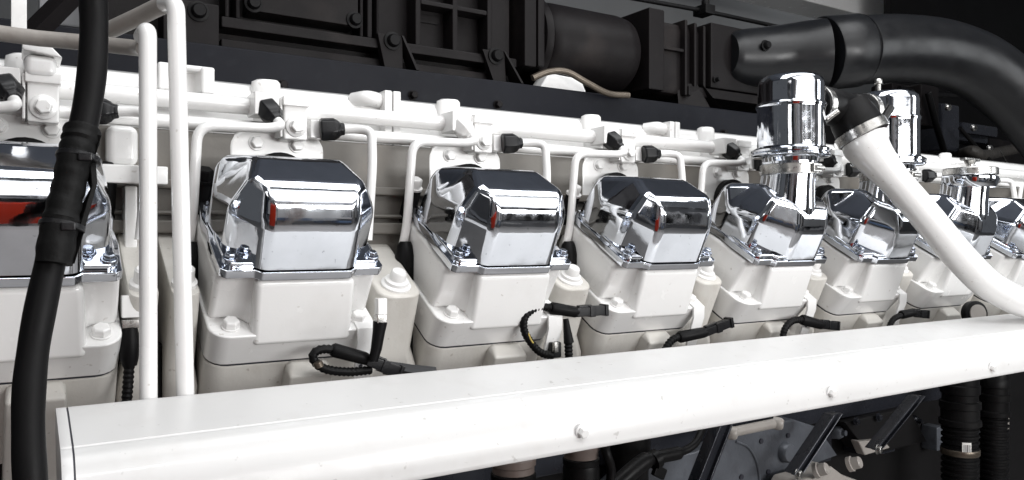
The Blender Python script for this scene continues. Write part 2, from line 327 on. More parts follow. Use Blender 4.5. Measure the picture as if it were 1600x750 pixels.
# ------------------------------------------------------------------ chrome valve covers
def mirror(q): return (HW - q[0], q[1], q[2])
def make_cover(k, neck):
    t = thing('valve_cover', '', 'valve cover', 'chrome valve covers along the engine bank', M=bank(k))
    plan = [(0.0, 0.006), (0.006, 0.0), (0.036, 0.0), (0.043, -0.006), (0.144, -0.006), (0.151, 0.0), (0.181, 0.0), (HW, 0.006), (HW + 0.001, 0.060), (HW - 0.002, 0.09), (HW + 0.001, 0.115), (HW - 0.004, 0.158), (0.004, 0.158), (-0.001, 0.115), (0.002, 0.09), (-0.001, 0.060)]
    cx, cv = HW / 2, 0.078
    def ins(d): return [(x + (d if x < cx - 0.05 else -d if x > cx + 0.05 else 0) , v + (d if v < 0.03 else -d if v > 0.13 else 0)) for x, v in plan]
    b = B(); b.prism(plan, lambda x, v, u: (x, v, u), 0.0, 0.0105)
    b.done('flange', CHROME, t, 0.0014, 2)
    b = B(); b.prism(ins(0.0055), lambda x, v, u: (x, v, u), 0.008, 0.0165)
    b.done('flange_step', CHROME, t, 0.0022, 3)
    b = B()
    V = {}
    def v(n, x, y, u):
        V[n] = b.bm.verts.new((x + (0.030 if neck and n in 'CEG' else 0), y, u)); V['m' + n] = b.bm.verts.new((HW - x, y, u))
    zt = 0.108
    v('C', 0.041, -0.003, 0.012); v('E', 0.043, 0.001, 0.067); v('G', 0.044, 0.018, 0.104); v('I', 0.041, 0.086, 0.109)
    v('L1', 0.010, 0.036, 0.069); v('L2', 0.028, 0.042, 0.104); v('Pb', 0.009, 0.040, 0.012)
    v('L4', 0.005, 0.104, 0.050); v('Pc', 0.004, 0.106, 0.012); v('L5', 0.014, 0.140, 0.083); v('Pd', 0.010, 0.150, 0.012)
    F = lambda *n: b.face([V[i] for i in n])
    F('C', 'E', 'mE', 'mC'); F('E', 'G', 'mG', 'mE'); F('G', 'L2', 'I', 'mI', 'mL2', 'mG'); F('I', 'L5', 'mL5', 'mI'); F('L5', 'Pd', 'mPd', 'mL5')
    for m in ('', 'm'):
        F(m + 'C', m + 'Pb', m + 'L1', m + 'E'); F(m + 'E', m + 'L1', m + 'L2', m + 'G')
        F(m + 'L1', m + 'L4', m + 'I', m + 'L2'); F(m + 'L1', m + 'Pb', m + 'Pc', m + 'L4')
        F(m + 'I', m + 'L4', m + 'L5'); F(m + 'L4', m + 'Pc', m + 'Pd', m + 'L5')
    big = {frozenset((V['G'], V['mG']))}
    bmesh.ops.recalc_face_normals(b.bm, faces=b.bm.faces)
    lay = b.bm.edges.layers.float.new('bevel_weight_edge')
    for e in b.bm.edges:
        if len(e.link_faces) == 2 and e.calc_face_angle(0) > R_(7):
            f_ = frozenset(e.verts)
            e[lay] = 1.0 if f_ in big else 0.48 if f_ in (frozenset((V['I'], V['mI'])), frozenset((V['L4'], V['I'])), frozenset((V['mL4'], V['mI']))) else 0.40
    sh = b.done('shell', CHROME, t, 0, wn=False)
    for p_ in sh.data.polygons: p_.use_smooth = True
    bv = sh.modifiers.new('round', 'BEVEL'); bv.limit_method = 'WEIGHT'; bv.width = 0.023; bv.segments = 7; bv.use_clamp_overlap = True; bv.harden_normals = False
    w = sh.modifiers.new('normals', 'WEIGHTED_NORMAL'); w.keep_sharp = False; w.weight = 60
    for x, y in ((0.012, 0.016), (HW - 0.012, 0.016), (0.013, 0.135), (HW - 0.013, 0.135)):
        bo = B(); bo.lathe([(0.0084, 0.012), (0.0084, 0.0178), (0.0075, 0.0187)], (x, y, 0), (0, 0, 1), 20); bo.lathe([(0.0060, 0.0185), (0.0060, 0.0225), (0.0048, 0.0240)], (x, y, 0), (0, 0, 1), 6, random.random())
        bo.done('bolt', BOLTC, t, 0.0008)
    if neck:
        inv = bank(0).inverted(); org = HEAD + Vector((HW / 2, 0.003, 0.042))      # the neck stands upright on the tilted shell
        o2 = inv @ (org + Vector((0, 0.018, 0))); ax = inv.to_3x3() @ Vector((0, -0.12, 1)).normalized()
        B().lathe([(0.030, -0.01), (0.046, 0.015), (0.0500, 0.040), (0.0490, 0.060), (0.0465, 0.082), (0.0450, 0.105), (0.0448, 0.142), (0.043, 0.143)] if neck else [], o2, ax, 40).done('neck', CHROME, t, wn=True)
    return t
cov = {}
plain = make_cover(0, False); necked = make_cover(3, True)
for k in range(K0, K1 + 1):
    src = necked if k in (3, 4, 5) else plain
    o = src if k in (0, 3) else copy_tree(src, bank(k))
    o['label'] = 'mirror chrome valve cover ' + WHO[k]
# small yellow inspection mark seen on the first whole cover is left to the reflection

# ------------------------------------------------------------------ breather cans and filler cap
def make_can(k, label):
    x = HEAD.x + HW / 2 + P * k; y = 0.880
    t = thing('breather_can', label, 'breather can', 'chrome crankcase breather cans', loc=(x, y, 0))
    B().lathe([(0.050, 0.150), (0.0555, 0.152), (0.0555, 0.222), (0.0575, 0.226), (0.0575, 0.229), (0.0545, 0.233), (0.0545, 0.262), (0.0525, 0.271), (0.046, 0.277), (0.030, 0.2795), (0.0, 0.280)], (0, 0, 0), n=72).done('can', CHROME, t, wn=True)
    B().lathe([(0.046, 0.132), (0.0475, 0.1385), (0.062, 0.1400), (0.0650, 0.1425), (0.0650, 0.1450), (0.0625, 0.1465), (0.0655, 0.1480), (0.0655, 0.1515), (0.0625, 0.1535), (0.0545, 0.158)], (0, 0, 0), n=56).done('skirt', CHROME, t, wn=True)
    B().lathe([(0.0490, 0.110), (0.0505, 0.111), (0.0505, 0.127), (0.0490, 0.128)], (0, 0, 0), n=48).done('hose_clamp', STEEL, t)
    cl = t.children[-1]
    b = B(); b.box((-0.012, -0.056, 0.112), (0.008, -0.047, 0.126)); b.lathe([(0.0045, 0), (0.0045, 0.022), (0.003, 0.024)], (-0.010, -0.055, 0.119), (1, 0, 0), 10); b.done('clamp_screw', STEEL, cl, 0.0015)
    B().lathe([(0.020, 0.040), (0.020, 0.075)], (0, 0, 0.243), (1, 0, 0) if k == 3 else (-1, 0, 0), n=24).done('outlet', CHROME, t)
    return t
make_can(3, 'nearer chrome breather can, tall and domed with a clamp round its neck')
make_can(4, 'farther chrome breather can, half hidden behind the white vent tube')
x5 = HEAD.x + HW / 2 + P * 5
fc = thing('oil_filler_cap', 'steel oil filler cap with small T handle on chrome neck', 'filler cap', loc=(x5, 0.874, 0.047))
B().lathe([(0.046, 0.062), (0.049, 0.066), (0.052, 0.074), (0.052, 0.083), (0.044, 0.086)], (0, 0, 0), n=40).done('collar', CHROME, fc)
B().lathe([(0.050, 0.0865), (0.0515, 0.088), (0.0515, 0.100), (0.050, 0.1015), (0.0, 0.102)], (0, 0, 0), n=40).done('lid', STEEL, fc)
B().lathe([(0.009, 0.100), (0.007, 0.108), (0.012, 0.118)], (0, 0, 0), n=14).done('stem', STEEL, fc)
B().loft([[(-0.029, -0.007, z), (0.029, -0.007, z), (0.029, 0.007, z), (-0.029, 0.007, z)] for z in (0.117, 0.123)]).done('handle', STEEL, fc, 0.002)

# rubber tee between the two cans, its clamps, and the white vent tube
xa, xb = HEAD.x + HW / 2 + P * 3, HEAD.x + HW / 2 + P * 4
tee = thing('rubber_tee', 'black rubber tee hose joining the two chrome breather cans', 'hose', loc=(0, 0, 0))
mid = at(1330, 168, 0.875); Zt = 0.240
b = B(); b.tube(spline([(xa + 0.062, 0.88, 0.236), (xa + 0.095, 0.88, 0.238), (mid.x, 0.88, 0.232), (xb - 0.10, 0.88, 0.236), (xb - 0.058, 0.88, 0.236)], 6), 0.0325, 24)
t0 = at(1322, 165, 0.872); t1 = at(1347, 208, 0.850)
b.tube([t0, t0.lerp(t1, 0.5), t1, t1 + (t1 - t0) * 0.15], [0.036, 0.0415, 0.0440, 0.0440], 32); b.done('hose_body', RUBBER, tee)
for x in (xa + 0.068, xb - 0.078): B().lathe([(0.0330, 0), (0.0343, 0.001), (0.0343, 0.013), (0.0330, 0.014)], (x, 0.88, 0.236), (1, 0, 0), 32).done('hose_clamp', STEEL, tee)
d = (t1 - t0).normalized(); B().lathe([(0.0445, 0), (0.0460, 0.001), (0.0460, 0.017), (0.0445, 0.018)], t1 - d * 0.010, d, 36).done('hose_clamp', STEEL, tee)
b = B(); q = at(1300, 180, 0.83); b.lathe([(0.005, -0.012), (0.005, 0.012), (0.004, 0.013)], q, (0.6, -0.5, 0.6), 10); b.done('clamp_screw', STEEL, tee)
b = B(); q = at(1386, 177, 0.83); b.lathe([(0.007, -0.014), (0.007, 0.014)], q, (0.5, -0.2, 0.8), 10); b.done('clamp_screw', PLUG, tee)
vt = thing('vent_tube', 'thick white vent tube slanting down from the black rubber tee', 'tube', loc=(0, 0, 0))
pts = [at(1350, 213, 0.846), at(1362, 240, 0.836), at(1440, 330, 0.79), at(1505, 407, 0.755), at(1556, 452, 0.735), at(1630, 480, 0.725), at(1760, 487, 0.72)]
path = spline(pts, 8); n = len(path)
B().tube(path, [0.0395 if i < 6 else 0.0395 - 0.0125 * min(1, (i - 6) / 6) for i in range(n)], 32).done('tube', WHITE, vt)

# ------------------------------------------------------------------ fuel pipes, clamps and injector pipes
RY = 1.040
def long_pipe(name, label, z, r, y=RY):
    return tag(B().tube([(-0.6, y, z), (0.6, y, z), (1.3, y, z), (2.5, y, z)], r, 20).done(name, WHITE), label, 'pipe', 'long white fuel pipes')
long_pipe('fuel_pipe', 'upper white fuel pipe running the length of the engine', 0.1725, 0.0112)
long_pipe('fuel_pipe', 'lower white fuel pipe just above the chrome covers', 0.1455, 0.0088)
def make_clamp():
    t = thing('pipe_clamp', '', 'pipe clamp', 'white block clamps on the fuel pipes', loc=(0.307, 1.011, 0.146))
    rbox('body', (-0.0155, -0.004, -0.017), (0.0155, 0.045, 0.034), WHITE, t, 0.003)
    rbox('cover_plate', (-0.0175, -0.008, 0.026), (0.0175, 0.045, 0.0385), WHITE, t, 0.002)
    rbox('side_plate', (-0.0200, -0.003, -0.014), (-0.0168, 0.04, 0.036), WHITE, t, 0.0012)
    B().lathe([(0.0135, 0), (0.0135, 0.0025), (0.012, 0.0035)], (0, -0.0035, 0.0), (0, -1, 0), 24).done('washer', WHITE, t)
    hexbolt((0, -0.0065, 0), (0, -1, 0), 0.0088, 0.008, 0.0095, phase=0.2).done('bolt', WHITE, t, 0.0008)
    return t
CW = {-1: 'by the thick black hose', 0: 'above the first whole chrome cover', 1: 'above the second whole chrome cover', 2: 'above the third whole chrome cover', 3: 'beside the nearer breather can', 4: 'between the two breather cans', 5: 'beyond the farther breather can', 6: 'at the far end'}
c0 = make_clamp()
for k in range(K0, K1):
    o = c0 if k == 0 else copy_tree(c0, Matrix.Translation((0.307 + P * k, 1.011, 0.146)))
    o['label'] = 'white block clamp on the fuel pipes ' + CW[k]
def capnut(o, ax, parent, s=1.0):
    b = B(); b.lathe([(0.0145 * s, 0), (0.0158 * s, 0.003 * s), (0.0158 * s, 0.018 * s), (0.0125 * s, 0.024 * s), (0.0090 * s, 0.027 * s), (0.0088 * s, 0.032 * s)], o, ax, 6, 0.4)
    n_ = b.done('black_nut', PLUG, parent, 0.0018); 
    return n_
def make_inj(kind):
    if kind == 'a':
        t = thing('injector_pipe', '', 'injector pipe', 'thin white injector pipes', loc=(0, 0, 0))
        n0 = Vector((0.272, 1.012, 0.166))
        rbox('fitting_block', (0.2545, 1.006, 0.158), (0.2860, 1.045, 0.187), WHITE, t, 0.002)
        ax = Vector((0.25, -0.62, -0.55)).normalized()
        capnut(n0 - ax * 0.006, ax, t, 1.0)
        e = n0 + ax * 0.024
        pth = fillet([e, e + ax * 0.012, (0.268, 0.988, 0.139), (0.184, 0.990, 0.136), (0.179, 0.998, 0.02), (0.173, 1.01, -0.03)], 0.020, 7)
        B().tube(pth, 0.0062, 16).done('tube', WHITE, t)
        B().lathe([(0.013, -0.055), (0.0145, -0.05), (0.0145, -0.022), (0.011, -0.008), (0.0075, -0.002)], (0.1775, 1.000, 0), (0, 0, 1), 20).done('rubber_boot', RUBBER, t)
    else:
        t = thing('return_pipe', '', 'return pipe', 'short white return pipes', loc=(0, 0, 0))
        rbox('fitting_block', (0.328, 1.012, 0.134), (0.350, 1.045, 0.158), WHITE, t, 0.0015)
        ax = Vector((0.93, -0.25, 0.06)).normalized(); n0 = Vector((0.339, 1.008, 0.145))
        capnut(n0, ax, t, 1.0)
        e = n0 + ax * 0.028
        pth = fillet([e, e + ax * 0.02, (0.401, 0.983, 0.1445), (0.399, 0.975, 0.10), (0.388, 0.965, 0.0)], 0.018, 7)
        B().tube(pth, 0.0062, 16).done('tube', WHITE, t)
    return t
ia, ib = make_inj('a'), make_inj('b')
IW = {-1: 'beside the thick black hose', 0: 'over the first whole chrome cover', 1: 'over the second whole chrome cover', 2: 'over the third whole chrome cover', 3: 'beside the nearer breather can', 4: 'between the two breather cans', 5: 'behind the oil filler cap', 6: 'at the far end of the engine'}
for k in range(K0, K1 + 1):
    M = Matrix.Translation((P * k, 0, 0))
    a = ia if k == 0 else copy_tree(ia, M); a['label'] = 'white injector pipe bending down from its black nut ' + IW[k]
    c = ib if k == 0 else copy_tree(ib, Matrix.Translation((P * k + (0.011 if k == -1 else 0), 0, 0))); c['label'] = 'short white return pipe with sideways black nut ' + IW[k]
    if k == 1:                            # on this one the nut is painted white
        for ch in a.children:
            if ch.name.startswith('black_nut'):
                ch.name = 'white_nut'; ch.data = ch.data.copy(); ch.data.name = 'white_nut'; ch.data.materials.clear(); ch.data.materials.append(WHITE); ch['label'] = 'nut painted white'

# ------------------------------------------------------------------ intake manifold
im = thing('intake_manifold', 'long white cast manifold behind the fuel pipes', 'manifold', loc=(0, 0, 0))
b = B(); prof = [(1.10, 0.075), (1.072, 0.080), (1.066, 0.088), (1.066, 0.122), (1.074, 0.132), (1.085, 0.138), (1.085, 0.185), (1.088, 0.200), (1.096, 0.210), (1.110, 0.2145), (1.26, 0.2145), (1.26, 0.075)]
b.loft([[(x, y, z) for y, z in prof] for x in (-0.6, 2.5)]); b.done('casting', WHITE, im, 0.003)
man = {}
b = B(); b.loft([[(0.2975 + r * math.cos(R_(a)) * (2.2 if math.cos(R_(a)) < 0 else 1), 1.088 + r * math.sin(R_(a)), z) for a in range(0, 360, 15)] for z, r in ((0.128, 0.008), (0.137, 0.0115), (0.206, 0.0125), (0.2145, 0.0120), (0.2180, 0.0090))])
man['boss'] = b.done('bolt_boss', WHITE, im, 0)
b = B(); b.box((0.262, 1.066, 0.190), (0.282, 1.10, 0.2185)); man['lug'] = None; b.bm.free()
b = B(); b.prism(rr_poly(0.230, 0.354, 0.05, 0.141, 0.022), lambda x, z, y: (x, y, z), 1.034, 1.050)
man['port'] = b.done('port_flange', WHITE, im, 0.004, 3)
b = B()
for x in (0.264, 0.316): b.lathe([(0.0105, 0), (0.0105, 0.002)], (x, 1.034, 0.1255), (0, -1, 0), 16); b.lathe([(0.0085, 0.002), (0.0085, 0.007), (0.007, 0.0085)], (x, 1.034, 0.1255), (0, -1, 0), 6, 0.3)
pbolt = {}
def port_bolt(x, p):
    return hexbolt((x, 1.034, 0.1255), (0, -1, 0), 0.0085, 0.0085, 0.0105, phase=x * 40).done('bolt', WHITE, p, 0.0007)
b.bm.free()
man['b1'] = port_bolt(0.264, man['port']); man['b2'] = port_bolt(0.316, man['port'])
b = B(); b.tube(spline([(0.335, 1.09, 0.105), (0.352, 1.062, 0.103), (0.362, 1.056, 0.07), (0.360, 1.056, 0.0)], 6), [0.026 - 0.0003 * i for i in range(19)], 24)
man['run'] = b.done('port_runner', WHITE, im)
b = B(); b.lathe([(0.036, 0), (0.041, 0.004), (0.041, 0.016), (0.036, 0.02)], (0.290, 1.032, 0.072), (0, -1, 0), 32); man['seal'] = b.done('port_seal', RUBBER, im)
for k in range(K0, K1 + 1):
    if k == 0: continue
    for n_ in ('boss', 'port', 'run', 'seal'):
        c = man[n_].copy(); col.objects.link(c); c.parent = im; c.location.x = P * k
        for ch in man[n_].children:
            g = ch.copy(); col.objects.link(g); g.parent = c
zl = at(200, 258, 1.0).z; zm = at(200, 287, 1.0).z
b = B(); b.box((at(158, 270, 1.0).x, 0.995, zm), (at(262, 270, 1.0).x, 1.06, zl)); b.done('ledge', WHITE, im, 0.002)
b = B(); b.box((at(166, 200, 1.02).x, 1.015, zl + 0.001), (at(216, 200, 1.02).x, 1.06, at(190, 196, 1.02).z)); b.done('port_casting', WHITE, im, 0.009, 4)
b = B(); b.box((at(196, 300, 1.0).x, 1.005, at(196, 420, 1.0).z), (at(216, 300, 1.0).x, 1.06, zm - 0.002)); b.done('web', CAST, im, 0.002)
for i, x in enumerate((0.468, 1.030, -0.095, 1.59)):
    b = B(); b.box((x - 0.013, 1.066, 0.132), (x - 0.001, 1.10, 0.2185)); b.box((x + 0.001, 1.066, 0.130), (x + 0.013, 1.10, 0.2185)); b.box((x + 0.013, 1.075, 0.140), (x + 0.020, 1.09, 0.150))
    b.done('joint_flange', WHITE, im, 0.002)
    b = B(); b.tube(spline([(x - 0.012, 1.085, 0.205), (x - 0.035, 1.078, 0.206), (x - 0.05, 1.095, 0.204)], 5), [0.011] * 11, 16); b.done('joint_dome', WHITE, im)
p1, p2 = at(243, 125, 1.075), at(333, 137, 1.075); w_ = p2.x - p1.x
b = B(); b.prism([(p1.x, 1.056), (p1.x + w_ * .34, 1.056), (p1.x + w_ * .42, 1.078), (p1.x + w_ * .66, 1.078), (p1.x + w_ * .74, 1.054), (p2.x - .002, 1.054), (p2.x, 1.10), (p1.x, 1.10)], lambda x, y, z: (x, y, z), 0.186, 0.2205)
b.box((p1.x, 1.057, 0.2140), (p2.x - 0.001, 1.10, 0.2215)); b.done('lug', WHITE, im, 0.0035, 3)

# ------------------------------------------------------------------ black beam over the manifold
AY = 1.34
tag(B().box((-0.30, 1.300, 0.236), (1.75, 1.46, 0.3085)).done('black_beam', BEAM, bevel=0.004), 'long satin black beam between the white manifold and the air box', 'beam')
for i, (px, py) in enumerate(((445, 131), (650, 147), (783, 162), (1137, 207))):
    q = at(px, py, 1.285)
    tag(hexbolt((q.x, 1.300, q.z), (0, -1, 0), 0.0075, 0.012, 0.009).done('beam_bolt', BLACK, None, 0.0008), ('small black bolt low on the black beam ' + ('above the first whole chrome cover', 'between the first and second whole covers', 'above the second whole chrome cover', 'beside the nearer breather can')[i]), 'bolt', 'bolts low on the black beam')

# ------------------------------------------------------------------ black air cleaner housing
ah = thing('air_box', 'ribbed black air cleaner housing bolted along the top of the engine', 'air cleaner', loc=(0, 0, 0))
S = AY / 1.36
def X(v): return v * S
def ab(name, x0, x1, z0, z1, y0=AY, y1=1.45, bev=0.003, m=BLACK, parent=None): return B().box((X(x0), y0, z0 * S), (X(x1), y1, z1 * S)).done(name, m, parent or ah, bev)
ab('rear_shell', 0.11, 0.87, 0.30, 0.80, 1.385, 1.62)
ab('lower_ledge', 0.29, 0.872, 0.3535, 0.372, AY)
ab('lower_bar', 0.292, 0.872, 0.318, 0.338, AY + 0.012)
ab('side_plate', 0.20, 0.286, 0.313, 0.388, AY - 0.004)
hexb = lambda x, z, y, r=0.011, parent=None: (B().lathe([(r * 1.5, 0), (r * 1.5, 0.003), (r * 1.1, 0.004), (r, 0.012), (r * 0.85, 0.014)], (X(x), y, z * S), (0, -1, 0), 20).done('bolt', RUBBER, parent or ah))
hexb(0.253, 0.372, AY - 0.004)
pn = ab('access_panel', 0.335, 0.527, 0.386, 0.62, AY - 0.006)
hexb(0.340, 0.398, AY - 0.006, 0.010, pn); hexb(0.519, 0.397, AY - 0.006, 0.010, pn)
for x, w in ((0.300, 0.007), (0.318, 0.008), (0.537, 0.007), (0.553, 0.010), (0.569, 0.006)): ab('rib', x - w / 2, x + w / 2, 0.372, 0.80, AY + 0.004)
for x, w in ((0.652, 0.012), (0.732, 0.012), (0.811, 0.012)): ab('rib', x - w / 2, x + w / 2, 0.372, 0.80, AY + 0.006)
ab('cross_rib', 0.658, 0.805, 0.452, 0.462, AY + 0.0065); ab('cross_rib', 0.658, 0.805, 0.55, 0.56, AY + 0.0065)
B().prism(rr_poly(X(0.664), X(0.716), 0.428 * S, 0.444 * S, 0.006), lambda x, z, y: (x, y, z), 1.3815, 1.39).done('raised_tab', BLACK, ah, 0.001)
ab('end_panel', 0.817, 0.862, 0.372, 0.80, AY + 0.012)
def bracket(x0, x1, xb0, xb1, xg, zt, zb):
    b = B(); b.loft([[(X(x0), AY - 0.010, zt * S), (X(x1), AY - 0.010, zt * S), (X(xb1), AY - 0.010, zb * S), (X(xb0), AY - 0.010, zb * S)],
                     [(X(x0), AY + 0.005, zt * S), (X(x1), AY + 0.005, zt * S), (X(xb1), AY + 0.005, zb * S), (X(xb0), AY + 0.005, zb * S)]])
    p = b.done('mount_bracket', BLACK, ah, 0.0015)
    b = B(); b.loft([[(X(x1) - 0.003, AY - 0.012, zt * S + 0.001), (X(x1) + 0.002, AY - 0.012, zt * S + 0.001), (X(xg) + 0.002, AY - 0.032, zb * S), (X(xg) - 0.004, AY - 0.032, zb * S)],
                     [(X(x1) - 0.003, AY + 0.008, zt * S + 0.001), (X(x1) + 0.002, AY + 0.008, zt * S + 0.001), (X(xg) + 0.002, AY + 0.008, zb * S), (X(xg) - 0.004, AY + 0.008, zb * S)]])
    b.done('gusset', BLACK, p, 0.0008)
    return p
bracket(0.562, 0.612, 0.577, 0.613, 0.634, 0.380, 0.315); hexb(0.591, 0.368, AY - 0.010)
bracket(0.784, 0.836, 0.811, 0.840, 0.866, 0.379, 0.315); hexb(0.814, 0.368, AY - 0.010)
ab('joint_plate', 0.881, 0.911, 0.356, 0.80, AY - 0.015, 1.60, 0.004); ab('joint_plate', 0.916, 0.934, 0.360, 0.80, AY - 0.012, 1.60, 0.004)
ac = thing('air_canister', 'black round air canister between the ribbed housing and the far box', 'air canister', loc=(0, 0, 0))
prof = [(0.0, 0.955), (0.07, 0.955), (0.085, 0.965), (0.091, 0.985), (0.091, 1.17), (0.087, 1.196), (0.076, 1.208), (0.0, 1.209)]
B().lathe([(r * S, h * S) for r, h in prof], (0, 1.415, 0.431 * S), (1, 0, 0), 48).done('drum', BLACK, ac)
B().lathe([(r * S, h * S) for r, h in ((0.075, 0.936), (0.093, 0.937), (0.097, 0.944), (0.097, 0.952), (0.09, 0.957))], (0, 1.415, 0.431 * S), (1, 0, 0), 48).done('end_ring', BLACK, ac)
fb = thing('far_air_box', 'black stepped air box carrying the big elbow hose', 'air box', loc=(0, 0, 0))
ab('joint_plate', 1.229, 1.278, 0.346, 0.535, AY - 0.004, 1.56, 0.005, parent=fb)
ab('shell', 1.27, 1.44, 0.345, 0.522, AY + 0.02, 1.56, 0.02, parent=fb)
ab('cross_rib', 1.276, 1.352, 0.448, 0.456, AY + 0.008, 1.40, 0.002, parent=fb)
for x in (1.355, 1.386, 1.416): ab('rib', x - 0.005, x + 0.005, 0.345, 0.527 - (x - 1.35) * 0.1, AY + 0.004, 1.50, 0.004, parent=fb)
ab('end_plate', 1.437, 1.72, 0.372, 0.533, AY + 0.004, 1.58, 0.006, parent=fb)
ab('lower_ledge', 1.36, 1.78, 0.346, 0.3685, AY + 0.002, 1.46, 0.002, parent=fb)
b = B(); z0, z1 = 0.315 * S, 0.377 * S
for xa_, xb_, s in ((1.341, 1.394, -1), (1.394, 1.447, 1)):
    pass
b.loft([[(X(1.392), AY - 0.03, z0), (X(1.398), AY - 0.03, z0), (X(1.397), AY + 0.01, z1), (X(1.393), AY + 0.01, z1)], [(X(1.345), AY + 0.02, z0), (X(1.351), AY + 0.02, z0), (X(1.347), AY + 0.025, z1), (X(1.343), AY + 0.025, z1)]])
b.loft([[(X(1.402), AY + 0.0, z1), (X(1.405), AY + 0.005, z1), (X(1.450), AY - 0.02, z0), (X(1.444), AY - 0.025, z0)], [(X(1.402), AY + 0.03, z1), (X(1.405), AY + 0.03, z1), (X(1.450), AY + 0.03, z0), (X(1.444), AY + 0.03, z0)]])
b.done('mount_bracket', BLACK, fb, 0.001)
hexb(1.449, 0.392, AY + 0.002, 0.005, fb); hexb(1.56, 0.478, 1.285, 0.009, fb)
oc = fb.children
rod = [at(960, -8, 1.40), at(1100, 17, 1.40), at(1245, 48, 1.40)]
tag(B().tube(rod, 0.0055, 12).done('tie_rod', RUBBER), 'thin black rod running over the far air box', 'rod')
q = at(1104, 16, 1.39)
b = B(); b.box((q.x - 0.018, 1.375, q.z - 0.012), (q.x + 0.016, 1.42, q.z + 0.012)); b.lathe([(0.010, 0), (0.010, 0.018), (0.006, 0.022)], (q.x - 0.004, 1.39, q.z + 0.006), (0, 0, 1), 12); tag(b.done('rod_clip', RUBBER, None, 0.003), 'black clip holding the thin rod above the far air box', 'clip')
eh = thing('elbow_hose', 'big smooth black elbow air hose curving down past the breather cans', 'hose', loc=(0, 0, 0))
pp = [(at(1132, 88, 1.37), 45), (at(1160, 91, 1.36), 47), (at(1220, 89, 1.325), 51), (at(1288, 84, 1.26), 56)]
pth = spline([p for p, _ in pp], 6)
B().tube(pth, [(0.062 + 0.026 * min(1, i / 17)) * (0.9 if i == 0 else 0.975 if i == 1 else 1) for i in range(len(pth))], 40).done('inlet_pipe', HOSE, eh)
c0_, c1_ = at(1286, 84, 1.262), at(1336, 79, 1.232); d = (c1_ - c0_)
B().lathe([(0.080, -0.004), (0.0905, -0.003), (0.0925, 0.0), (0.0925, d.length), (0.091, d.length + 0.003), (0.088, d.length + 0.004)], c0_, d, 48).done('collar', HOSE, eh)
pp = [at(1334, 79, 1.233), at(1400, 76, 1.205), at(1466, 82, 1.17), at(1526, 103, 1.135), at(1577, 141, 1.10), at(1622, 186, 1.07), at(1670, 252, 1.05), at(1710, 340, 1.04)]
B().tube(spline(pp, 7), 0.0875, 44).done('elbow', HOSE, eh)
B().lathe([(0.0880, -0.002), (0.0905, 0.0), (0.0905, 0.004), (0.0880, 0.006)], at(1336, 79, 1.232), pp[1] - pp[0], 48).done('rim', HOSE, eh)
bz = tag(B().tube(spline([at(832, 122, 1.30), at(858, 112, 1.295), at(885, 112, 1.29), at(915, 128, 1.285), at(950, 146, 1.283), at(982, 149, 1.283)], 6), 0.0068, 14).done('brown_pipe', BRASS), 'thin brownish pipe bent over the black beam under the canister', 'pipe')
q0, q1 = at(843, 132, 1.31), at(912, 136, 1.31)
tag(B().loft([[(q0.x, y, 0.3), (q1.x + 0.02, y, 0.3), (q1.x, y, 0.338), (q0.x + 0.03, y, 0.342)] for y in (1.318, 1.36)]).done('white_casting', WHITE, None, 0.004), 'small white casting showing under the brown pipe', 'casting')

# ------------------------------------------------------------------ upright white pipes and grey pipes, front left
PY = 0.80
a, b_ = at(231, 44, PY), at(232, 640, PY)
up1 = fillet([b_, (a.x, PY, -0.05), (a.x, PY, a.z), at(214, 77, 0.87), at(120, 64, 0.90), at(-40, 40, 0.93)], 0.014, 7)
g = 'upright white pipes in front of the heads'
t = thing('upright_pipe', 'upright white pipe with bent top joining a grey cross pipe', 'pipe', g, loc=(0, 0, 0))
B().tube(fillet([b_, (a.x, PY, a.z), (a.x - 0.002, PY + 0.022, a.z - 0.004)], 0.010, 7), 0.0079, 20).done('tube', WHITE, t)
B().tube([(a.x, PY + 0.024, at(225, 76, 0.824).z), at(212, 75, 0.86), at(150, 68, 0.89), at(60, 60, 0.91), at(-60, 44, 0.93)], 0.0079, 18).done('cross_pipe', GREYPIPE, t)
t = thing('upright_pipe', 'upright white pipe leaning slightly, nearer the first whole head', 'pipe', g, loc=(0, 0, 0))
a, b_ = at(275, 6, PY), at(290, 640, PY)
B().tube(fillet([b_, a, at(258, 6, 0.83)], 0.010, 7), 0.0082, 20).done('tube', WHITE, t)
B().tube([at(262, 4, 0.828), at(215, 27, 0.87), at(150, 57, 0.92)], 0.0085, 18).done('branch_pipe', GREYPIPE, t)

# ------------------------------------------------------------------ thick black hose with sleeve
hz = [(143, -40, .67), (147, 40, .67), (143, 120, .665), (130, 200, .66), (112, 280, .655), (91, 360, .65), (70, 450, .64), (53, 540, .63), (45, 620, .62), (45, 700, .61), (50, 790, .60)]
hp = spline([at(*q) for q in hz], 6)
th = thing('black_hose', 'thick black hose hanging in front of the engine, sleeved and zip tied', 'hose', loc=(0, 0, 0))
B().tube(hp, [0.0100 + 0.0002 * math.sin(i * 0.7) for i in range(len(hp))], 24).done('hose', RUBBER, th)
sl = spline([at(*q) for q in [(129, 203, .656), (124, 225, .653), (116, 250, .65), (108, 290, .648), (98, 330, .645), (92, 360, .643), (84, 412, .64)]], 5)
B().tube(sl, [(0.0156, 0.0150, 0.0142, 0.0138, 0.0142, 0.0150, 0.0154, 0.0148)[(i * 7 // 30) % 8] + 0.0006 * math.sin(i * 2.1) for i in range(len(sl))], 22, flat=0.8).done('sleeve', SLEEVE, th)
p, q, r_, s_ = at(160, 210, .645), at(150, 245, .645), at(133, 360, .640), at(118, 412, .636)
w_ = Vector((-0.004, 0.004, 0))
